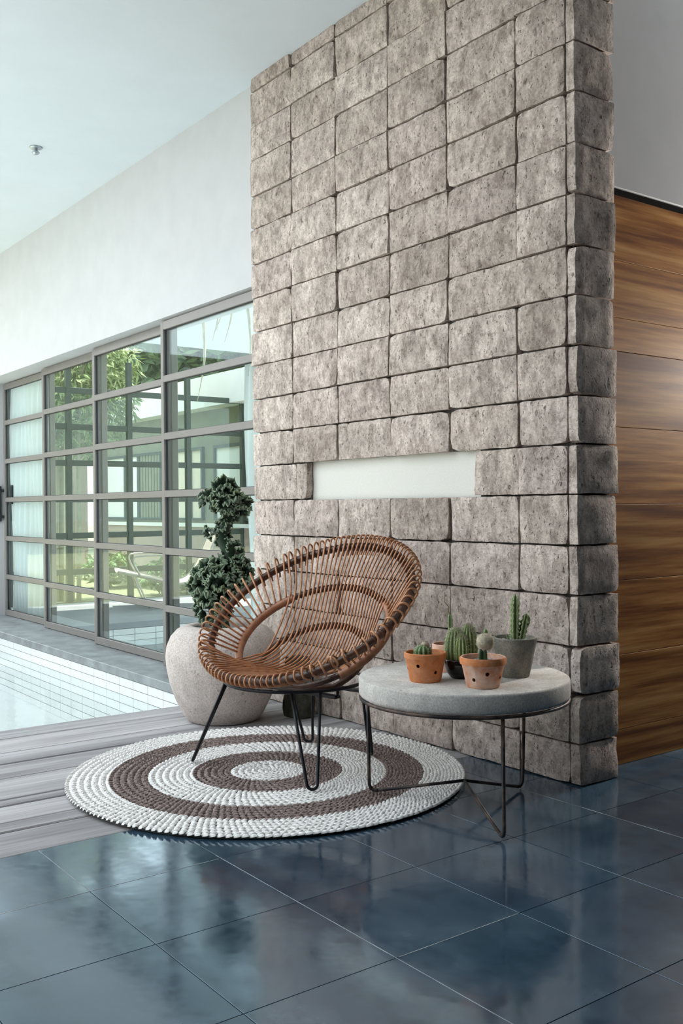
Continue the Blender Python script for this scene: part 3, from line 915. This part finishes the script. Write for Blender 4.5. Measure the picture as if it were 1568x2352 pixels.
# chalky terracotta pot in front
p2 = tag(empty('potted_cactus', (-2.272, 2.252, TT)), 'dark stubby cactus with a round tan grafted ball in the chalky terracotta pot', 'potted cactus', 'cactus pots on the concrete table')
o = MB().lathe(pot_profile(0.0535, 0.0735, 0.098, 0.024), 64, close=False).build('pot', M['terra_chalky'], p2, radians(40))
va = atan2(-2.264, 2.298)
bool_holes(o, [(va+0.22, 0.050, 0.0068, 0.062), (va-0.52, 0.030, 0.0062, 0.058), (va+1.1, 0.036, 0.0062, 0.058)])
lip = MB().lathe([(0.0742,0.0755),(0.0752,0.080),(0.0752,0.094),(0.0735,0.0975)], 64, close=False).build('rim_band', M['terra'], p2, True)
soil(p2, 0.060, 0.078, 'soil')
pebbles(p2, 0.060, 0.080, 240, M['gravel'], 0.005)
stem = ribbed('cactus', p2, [(0.016,0),(0.0185,0.012),(0.018,0.03),(0.014,0.042),(0.003,0.046)], 4, 0.42, 'cactus_dark', (0.004,-0.004,0.080), 3, 0.005)
bc = Vector((0.004+0.006, 0.002, 0.146))
MB().lathe([(0.0005,-0.029),(0.013,-0.025),(0.023,-0.016),(0.0285,-0.003),(0.028,0.008),(0.022,0.019),(0.012,0.026),(0.0005,0.029)], 28, bc, close=False).build('grafted_ball', M['fuzz'], p2, True)
sp = MB()
for _ in range(1100):
    d = Vector((random.gauss(0,1), random.gauss(0,1), random.gauss(0,1))).normalized()
    p = bc+d*0.0275; dd = (d+Vector((random.uniform(-1,1),)*3)*0.4).normalized(); s1 = d.orthogonal().normalized()*0.0004; s2 = d.cross(s1)
    sp.add([p+s1, p-s1*0.5+s2, p-s1*0.5-s2, p+dd*0.0055], [(0,1,3),(1,2,3),(2,0,3)])
sp.build('ball_spines', M['spine'], p2, kind='stuff')
ribbed('bud', p2, [(0.006,0),(0.008,0.006),(0.007,0.013),(0.001,0.018)], 5, 0.2, 'cactus_pale', (bc.x-0.004, bc.y+0.006, bc.z+0.024), 0)

# tall grey cement pot
p3 = tag(empty('potted_cactus', (-2.343, 2.474, TT)), 'upright two-armed cactus in the tall grey cement pot', 'potted cactus', 'cactus pots on the concrete table')
MB().lathe([(0.0005,0),(0.047,0),(0.050,0.003),(0.0765,0.128),(0.0775,0.132),(0.0760,0.135),(0.0685,0.135),(0.066,0.130),(0.0635,0.112),(0.046,0.01),(0.0005,0.01)], 64, close=False).build('pot', M['potcement'], p3, radians(40))
soil(p3, 0.0645, 0.118, 'soil')
pebbles(p3, 0.063, 0.120, 260, M['gravel'], 0.005)
def jag(R, H, n, s): return [(R*(1.0+0.20*((-1)**k))*(0.75+0.25*min(1, k/3))*(1 if k < n-2 else 0.72), H*k/n) for k in range(n)]+[(R*0.15, H*1.01)]
iv = Vector((0.596, 0.803, 0))              # across the view
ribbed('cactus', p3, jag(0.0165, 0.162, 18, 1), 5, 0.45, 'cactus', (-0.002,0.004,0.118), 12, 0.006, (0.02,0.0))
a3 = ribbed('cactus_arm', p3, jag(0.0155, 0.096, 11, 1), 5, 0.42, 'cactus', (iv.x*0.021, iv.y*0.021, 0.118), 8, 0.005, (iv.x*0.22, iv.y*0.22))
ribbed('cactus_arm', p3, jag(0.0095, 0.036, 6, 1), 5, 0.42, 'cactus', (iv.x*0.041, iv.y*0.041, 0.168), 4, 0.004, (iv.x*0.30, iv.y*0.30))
ribbed('cactus_arm', p3, jag(0.006, 0.028, 6, 1), 4, 0.42, 'cactus_pale', (-0.010,-0.014, 0.118), 3, 0.004, (-iv.x*0.3, -iv.y*0.3))

# black glazed bowl with the ribbed cluster
p4 = tag(empty('potted_cactus', (-2.441, 2.314, TT)), 'cluster of ribbed green cactus with white spines in a glossy black bowl', 'potted cactus', 'cactus pots on the concrete table')
MB().lathe([(0.0005,0),(0.033,0),(0.036,0.003),(0.050,0.022),(0.056,0.045),(0.0555,0.062),(0.0525,0.0655),(0.0495,0.062),(0.049,0.045),(0.030,0.012),(0.0005,0.01)], 56, close=False).build('pot', M['black_glaze'], p4, True)
soil(p4, 0.0488, 0.052)
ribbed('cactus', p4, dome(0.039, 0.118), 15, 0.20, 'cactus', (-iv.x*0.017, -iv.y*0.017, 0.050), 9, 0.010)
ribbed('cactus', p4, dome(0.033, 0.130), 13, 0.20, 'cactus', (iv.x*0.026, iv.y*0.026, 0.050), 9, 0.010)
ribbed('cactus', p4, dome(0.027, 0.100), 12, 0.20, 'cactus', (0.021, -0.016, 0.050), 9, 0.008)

wool = MB()
for (ox, oy, R, H) in ((-iv.x*0.017, -iv.y*0.017, 0.039, 0.118), (iv.x*0.026, iv.y*0.026, 0.033, 0.130), (0.021, -0.016, 0.027, 0.100)):
    for _ in range(420):
        a = random.uniform(0, 2*pi); q = random.random()**0.7
        p = Vector((ox+R*0.80*q*cos(a), oy+R*0.80*q*sin(a), 0.050+H*(1.0-0.22*q*q)))
        d = Vector((cos(a)*q+random.gauss(0,0.5), sin(a)*q+random.gauss(0,0.5), 1.0)).normalized(); s1 = d.orthogonal().normalized()*0.0006; s2 = d.cross(s1)
        wool.add([p+s1, p-s1*0.5+s2, p-s1*0.5-s2, p+d*random.uniform(0.005, 0.011)], [(0,1,3),(1,2,3),(2,0,3)])
wool.build('white_spines', M['spine'], p4, kind='stuff')

# pale terracotta pot at the back
p5 = tag(empty('potted_cactus', (-2.566, 2.375, TT)), 'thin green stem with a dry curling tip in the pale terracotta pot at the back', 'potted cactus', 'cactus pots on the concrete table')
MB().lathe(pot_profile(0.044, 0.0585, 0.098, 0.026), 64, close=False).build('pot', M['terra_pale'], p5, radians(40))
soil(p5, 0.048, 0.074)
c5 = (iv.x*0.006, iv.y*0.006)
ribbed('cactus', p5, [(0.009,0),(0.0105,0.02),(0.0105,0.10),(0.0095,0.122),(0.003,0.127)], 4, 0.35, 'cactus', (c5[0], c5[1], 0.074), 5, 0.004)
MB().tube(catmull([(c5[0],c5[1],0.196),(c5[0]-iv.x*0.008,c5[1]-iv.y*0.008,0.213),(c5[0]-iv.x*0.006,c5[1]-iv.y*0.006,0.227),(c5[0]-iv.x*0.018,c5[1]-iv.y*0.018,0.242),(c5[0]-iv.x*0.021,c5[1]-iv.y*0.021,0.256),(c5[0]-iv.x*0.018,c5[1]-iv.y*0.018,0.268)], 5),
          [0.0032-0.0023*k/25 for k in range(26)], 6).build('dry_tip', M['drystem'], p5, True)

# ================================================================== PLANTER WITH CRESTED EUPHORBIA
PC = Vector((-4.262, 2.425, 0.0))
pl = tag(empty('potted_euphorbia', PC), 'tall crinkled dark green crested euphorbia in a rounded stone planter on the deck', 'potted plant')
MB().lathe([(0.0005,0),(0.165,0),(0.178,0.006),(0.200,0.035),(0.235,0.105),(0.263,0.185),(0.279,0.265),(0.283,0.320),(0.277,0.370),(0.258,0.415),(0.228,0.448),(0.195,0.465),
            (0.165,0.470),(0.150,0.466),(0.140,0.455),(0.132,0.40),(0.0005,0.39)], 80, close=False).build('planter', M['planter'], pl, True)
soil(pl, 0.136, 0.43)
def crest(c, out, up, size, seed, parent):
    rnd = random.Random(seed)
    out = out.normalized(); side = out.cross(up)
    if side.length < 1e-4: side = out.orthogonal()
    side.normalize(); nrm = side.cross(out).normalized()
    rot = rnd.uniform(-1.3, 1.3)
    side, nrm = side*cos(rot)+nrm*sin(rot), nrm*cos(rot)-side*sin(rot)
    NU, NV = 44, 5
    ph = rnd.uniform(0, 6); fr = rnd.uniform(2.4, 4.2); sp_ = rnd.uniform(1.0, 1.45)
    P = []
    for j in range(NV+1):
        v = j/NV
        for i in range(NU+1):
            u = -1+2*i/NU
            a = u*sp_
            R = size*(0.18+0.82*v)*(1+0.10*sin(9*u+ph)*v+0.04*sin(31*u)*v)
            ruf = size*0.22*v*v*sin(fr*1.3*u+ph)+size*0.20*v**2.2*sin(fr*5.2*u+ph*2)
            P.append(c+out*(R*cos(a)*0.95-size*0.1)+side*R*sin(a)*0.85+nrm*ruf)
    W = NU+1
    nn = []
    for j in range(NV+1):
        for i in range(NU+1):
            a = P[j*W+min(i+1,NU)]-P[j*W+max(i-1,0)]; b = P[min(j+1,NV)*W+i]-P[max(j-1,0)*W+i]
            n = a.cross(b); nn.append(n.normalized() if n.length > 1e-9 else nrm)
    th = [size*(0.13-0.05*j/NV) for j in range(NV+1)]
    vs = []; at = []; fs = []
    for s in (1, -1):
        for j in range(NV+1):
            for i in range(NU+1):
                bumpy = 1+0.25*((i//2+j) % 2)
                vs.append(P[j*W+i]+nn[j*W+i]*s*th[j]*(0.55 if j == NV else 1)*bumpy*0.8)
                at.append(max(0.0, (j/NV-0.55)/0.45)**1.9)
    N = W*(NV+1)
    for j in range(NV):
        for i in range(NU):
            q = (j*W+i, j*W+i+1, (j+1)*W+i+1, (j+1)*W+i)
            fs.append(q); fs.append(tuple(N+k for k in q[::-1]))
    for i in range(NU):
        fs.append((NV*W+i, NV*W+i+1, N+NV*W+i+1, N+NV*W+i)); fs.append((i+1, i, N+i, N+i+1))
    for j in range(NV):
        fs.append((j*W, (j+1)*W, N+(j+1)*W, N+j*W)); fs.append(((j+1)*W+NU, j*W+NU, N+j*W+NU, N+(j+1)*W+NU))
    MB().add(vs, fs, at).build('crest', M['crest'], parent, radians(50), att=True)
ax = Vector((0.596, 0.803, 0)); vw = Vector((0.803, -0.596, 0))   # across the view / towards the camera
# lobes: (across, height, half width, half height, count)
lobes = [(-0.050,0.545,0.110,0.095,20,0.062), (-0.020,0.690,0.150,0.125,42,0.066), (0.080,0.720,0.075,0.115,20,0.058), (-0.095,0.680,0.070,0.11,13,0.058),
         (0.055,0.830,0.050,0.060,8,0.048), (0.012,0.885,0.040,0.045,6,0.042), (-0.045,0.925,0.045,0.035,7,0.040), (0.010,0.955,0.045,0.035,6,0.040),
         (0.038,1.005,0.052,0.040,8,0.046), (0.022,1.085,0.092,0.080,22,0.058), (-0.062,1.090,0.046,0.045,8,0.046), (0.098,1.055,0.042,0.050,8,0.048), (0.010,1.150,0.060,0.045,10,0.048)]
sk = 500
stem_pts = [(0,0.42),(-0.03,0.56),(0.0,0.70),(0.035,0.82),(0.0,0.90),(0.012,0.96),(0.03,1.02),(0.02,1.10)]
MB().tube(catmull([ax*a+Vector((0,0,z)) for a, z in stem_pts], 6), [0.045-0.020*k/42 for k in range(43)], 10).build('stem', M['cactus_dark'], pl, True)
for (a, z, hw, hh, n, s) in lobes:
    c0 = ax*a+Vector((0,0,z))
    for k in range(n):
        sk += 1
        t = 1-2*(k+0.5)/n; ph = k*2.39996+z*7
        d = Vector((sqrt(1-t*t)*cos(ph), sqrt(1-t*t)*sin(ph), t))
        off = ax*d.x*hw*0.72+vw*d.y*hw*0.62+Vector((0,0,d.z*hh*0.72))
        crest(c0+off*0.75, ax*d.x+vw*d.y+Vector((0,0,d.z*0.8+0.25)), Vector((0,0,1)), s*random.uniform(0.75, 1.1), sk, pl)

# dark mossy stone at the foot of the wall
vs = MB(); ms = []
NB, NH = 14, 8
for j in range(NH+1):
    z = 0.30*j/NH
    for i in range(NB):
        a = 2*pi*i/NB
        sq = 1/max(abs(cos(a)), abs(sin(a)))**0.7
        r = 0.068*sq*(1-0.25*(j/NH)**2)*(1+0.18*noise.noise(Vector((cos(a)*1.7, sin(a)*1.7, z*9))))
        ms.append((r*1.15*cos(a), r*0.85*sin(a), z+0.012*noise.noise(Vector((a, z*11, 4)))*(1 if 0 < j else 0)))
fs = [(j*NB+i, j*NB+(i+1) % NB, (j+1)*NB+(i+1) % NB, (j+1)*NB+i) for j in range(NH) for i in range(NB)]
fs += [tuple(range(NB))[::-1], tuple(NH*NB+i for i in range(NB))]
tag(vs.add(ms, fs).build('mossy_stone', M['mossy'], None, radians(50), loc=(-4.075, 2.752, 0.0)),
    'dark mossy upright stone at the wall foot between planter and chair legs', 'stone')

# ================================================================== CEILING SPRINKLER
sp_ = tag(empty('ceiling_sprinkler', (-6.343, 2.242, CZ)), 'small metal sprinkler head on the white ceiling', 'sprinkler')
MB().lathe([(0.0005,0),(0.040,0),(0.042,-0.004),(0.036,-0.010),(0.0005,-0.012)][::-1], 28, close=False).build('cover_plate', M['chrome'], sp_, True)
MB().lathe([(0.0005,-0.050),(0.016,-0.048),(0.026,-0.036),(0.022,-0.030),(0.012,-0.026),(0.012,-0.010)], 24, close=False).build('spray_head', M['chrome'], sp_, True)

# ================================================================== BEHIND THE GLASS
def curtain(name, label, x0, x1, y, z0, z1, folds, amp, mat='sheer', group=None):
    mb = MB(); n = folds*10; vs = []; fs = []
    for s in (0, 1):
        for j in range(7):
            z = z0+(z1-z0)*j/6
            for i in range(n+1):
                f = i/n
                yy = y+amp*sin(2*pi*folds*f+0.6*sin(5*f))*(1-0.25*j/6)+0.015*sin(z*3+f*9)
                vs.append((x0+(x1-x0)*f+0.012*sin(z*2.5+f*7), yy+0.002*s, z))
    W = n+1; N = 7*W
    for j in range(6):
        for i in range(n):
            q = (j*W+i, j*W+i+1, (j+1)*W+i+1, (j+1)*W+i); fs += [q, tuple(N+k for k in q[::-1])]
    for i in range(n): fs += [(i+1, i, N+i, N+i+1), (6*W+i, 6*W+i+1, N+6*W+i+1, N+6*W+i)]
    mb.add(vs, fs)
    o = mb.build(name, M[mat], None, True)
    return tag(o, label, 'curtain', group)
curtain('curtain', 'white sheer curtain behind the window panel with the black handle', -9.82, -8.74, 3.19, 0.03, 2.72, 9, 0.022, group='white curtains behind the glass')
rc = curtain('curtain', 'white sheer curtain hanging behind the glass beside the stone wall', -5.60, -4.74, 3.38, 0.03, 2.02, 7, 0.035, group='white curtains behind the glass')
MB().tube([(-5.66,3.38,2.03),(-4.60,3.38,2.03)], 0.012, 8).build('curtain_rod', M['pale_metal'], rc, True)

def leaves(name, parent, c, rad, n, L, mat, droop=0.6, shell=0.0, seed=1, wid=0.16):
    rnd = random.Random(seed); mb = MB()
    for _ in range(n):
        d = Vector((rnd.gauss(0,1), rnd.gauss(0,1), rnd.gauss(0,1))).normalized()
        r = rnd.random()**0.4
        p = Vector((c[0]+d.x*rad[0]*r, c[1]+d.y*rad[1]*r, c[2]+d.z*rad[2]*r))
        t = Vector((rnd.gauss(0,1), rnd.gauss(0,1), -droop+rnd.gauss(0,0.5))).normalized()
        s = t.orthogonal().normalized()
        s = (Matrix.Rotation(rnd.uniform(0, 6.28), 3, t) @ s); l = L*rnd.uniform(0.6, 1.2); w = l*wid
        n_ = t.cross(s)*w*0.25
        q = rnd.random()
        mb.add([p, p+t*l*0.4+s*w, p+t*l, p+t*l*0.4-s*w, p+t*l*0.45+n_], [(0,1,4),(1,2,4),(2,3,4),(3,0,4)], [q]*5)
    return mb.build(name, M[mat], parent, kind='stuff', att=True)
# bamboo just outside the far screen
bb = tag(empty('bamboo', (-11.5, 4.34, -0.06)), 'yellow-green bamboo clump with pale canes beyond the glass, tallest foliage', 'bamboo')
for k in range(9):
    x = random.uniform(-0.25, 0.25); y = -0.13+0.26*k/8
    lx = random.uniform(-0.1, 0.1); ly = random.uniform(-0.25, 0.35)
    pts = catmull([(x,y,0),(x,y+0.01,1.1),(x+lx*0.3,y+ly*0.2,2.1),(x+lx,y+ly,3.3)], 6)
    MB().tube(pts, [(0.030-0.010*i/18)*(1.0+0.12*(i % 3 == 0)) for i in range(19)], 8).build('culm', M['culm'], bb, True)
leaves('foliage', bb, (0.0, 0.22, 2.70), (0.5, 0.80, 0.95), 6500, 0.15, 'leaf_bamboo', 0.9, seed=4, wid=0.11)
leaves('foliage', bb, (-0.1, -0.35, 2.05), (0.4, 0.35, 0.6), 800, 0.14, 'leaf_bamboo', 1.2, seed=5, wid=0.11)
# dark trees behind the garden house
for (x, y, s, lab) in ((-25.0, 10.9, 11, 'dark round-crowned tree behind the garden house, farther from the stone wall'), (-18.6, 10.9, 12, 'dark spreading tree behind the garden house, seen nearest the stone wall')):
    t_ = tag(empty('garden_tree', (x, y, -0.05)), lab, 'tree', 'trees behind the garden house')
    MB().tube(catmull([(0,0,0),(0.05,0,1.5),(-0.05,0.1,3.2)], 6), [0.16-0.06*i/12 for i in range(13)], 10).build('trunk', M['bark'], t_, True)
    leaves('foliage', t_, (0,0,4.6), (3.0,2.0,2.3), 7500, 0.42, 'leaf_dark', 0.3, seed=s, wid=0.25)
# shrubs along the far screen
for i, (x, y, h, lab) in enumerate(((-12.8, 4.55, 0.36, 'low bright shrub on the lawn at the foot of the bamboo'), (-12.9, 5.55, 0.42, 'low leafy shrub on the lawn behind the lounge chair'),
                            (-11.3, 5.70, 0.40, 'low green shrub on the lawn nearest the stone wall'))):
    s_ = tag(empty('garden_shrub', (x, y, -0.06)), lab, 'shrub', 'shrubs on the lawn')
    MB().tube([(0,0,0),(0.02,0,h*0.6)], 0.02, 6).build('stem', M['bark'], s_, True)
    leaves('foliage', s_, (0,0,h*0.62), (0.38,0.40,h*0.55), 650, 0.11, 'leaf_shrub', 0.0, seed=30+i, wid=0.28)

# garden house with white fascia
gh = tag(empty('garden_house', (-13.4, 6.4, -0.05)), 'garden house with white roof fascia and curtained windows beyond the lawn', 'building')
MB().box(-1.8, 3.2, 0.0, 1.6, 0, 2.40).build('wall', M['facade'], gh)
MB().box(-1.9, 3.4, -0.25, 1.7, 2.40, 2.80).build('roof_fascia', M['bright_white'], gh)
MB().box(-1.8, 3.2, -0.06, 0.0, 0.0, 0.84).build('low_wall', M['beige'], gh)
MB().box(-1.8, 3.2, -0.10, -0.005, 0.84, 0.89).build('sill', M['bright_white'], gh)
for (x0, x1, mt) in ((-1.68,-0.82,'sheer'), (-0.58,-0.34,'sheer'), (-0.26,0.42,'leaf_dark'), (0.80,1.25,'cream_cloth'), (1.37,1.66,'cream_cloth'), (2.05,2.9,'sheer')):
    wf = MB()
    wf.box(x0-0.04, x0, -0.045, 0.0, 0.93, 1.92); wf.box(x1, x1+0.04, -0.045, 0.0, 0.93, 1.92); wf.box(x0, x1, -0.045, 0.0, 1.88, 1.92); wf.box(x0, x1, -0.045, 0.0, 0.93, 0.96)
    w_ = wf.build('window', M['green_frame'], gh)
    n = 7
    if mt == 'leaf_dark':
        for k in range(n):
            xx = x0+(x1-x0)*k/n
            MB().box(xx+0.01, xx+(x1-x0)/n-0.015, -0.03, -0.008, 0.96, 1.88).build('slat', M['facade'], w_)
    else:
        MB().box(x0, x1, -0.016, -0.004, 0.96, 1.88).build('curtain_panel', M['bright_white'] if mt == 'sheer' else M['cream_cloth'], w_)
bw = tag(empty('garden_wall', (-15.75, 5.4, -0.06)), 'beige rendered garden wall beyond the pale bamboo canes', 'wall')
MB().box(-0.1, 0.1, -1.5, 0.95, 0, 2.41).build('wall_panel', M['beige'], bw)
MB().box(-0.14, 0.14, -1.55, 1.0, 2.41, 2.81).build('coping', M['bright_white'], bw)

# sling lounge chair in the inner room
lc = tag(empty('lounge_chair', (-9.55, 4.85, -0.005), radians(-20)), 'sand canvas sling lounge chair with thin pale frame behind the glass', 'chair')
sl = []; NS = 14
prof = catmull([(0.0,-0.62,0.40),(0,-0.30,0.33),(0,0.02,0.26),(0,0.22,0.36),(0,0.42,0.78)], 6)
vs = []; fs = []
for s in (0, 1):
    for p in prof:
        for i in range(5):
            u = -1+2*i/4
            vs.append((u*0.27, p.y, p.z-0.03*(1-u*u)-0.006*s))
m = len(prof); N = m*5
for j in range(m-1):
    for i in range(4):
        q = (j*5+i, j*5+i+1, (j+1)*5+i+1, (j+1)*5+i); fs += [q, tuple(N+k for k in q[::-1])]
MB().add(vs, fs).build('sling_seat', M['canvas'], lc, True)
for s in (-1, 1):
    MB().tube([(s*0.285, p.y, p.z) for p in prof], 0.011, 8).build('side_rail', M['pale_metal'], lc, True)
    MB().tube([(s*0.285,-0.45,0.365),(s*0.285,-0.30,0.011)], 0.010, 8).build('leg', M['pale_metal'], lc, True)
    MB().tube([(s*0.285,0.24,0.40),(s*0.285,0.40,0.011)], 0.010, 8).build('leg', M['pale_metal'], lc, True)
    MB().tube(catmull([(s*0.30,-0.40,0.36),(s*0.31,-0.46,0.52),(s*0.31,-0.35,0.56),(s*0.31,0.20,0.56),(s*0.295,0.33,0.58)], 5), 0.010, 8).build('armrest', M['pale_metal'], lc, True)

# strips added behind the top panes, standing in for a reflected dried plant
hf = tag(empty('frond_reflection', (-5.92, 3.27, 2.74)), 'cream strips added behind the glass, standing in for a reflected dried plant', 'reflected fronds')
MB().tube([(-0.12,0,-0.012),(1.02,0,-0.012)], 0.012, 8).build('hanging_rod', M['pale_metal'], hf, True)
for k in range(12):
    x = -0.06+1.0*k/11+random.uniform(-0.02,0.02); L = random.uniform(0.45, 1.05); sw = random.uniform(-0.12, 0.12)
    pts = catmull([(x,0,-0.015),(x+sw*0.2,0.02,-L*0.35),(x+sw*0.7,0.05,-L*0.7),(x+sw*1.4,0.03,-L)], 5)
    MB().tube(pts, [max(0.002, 0.020*(1-(i/15)**1.5)) for i in range(16)], 5).build('frond', M['frond'], hf, True)
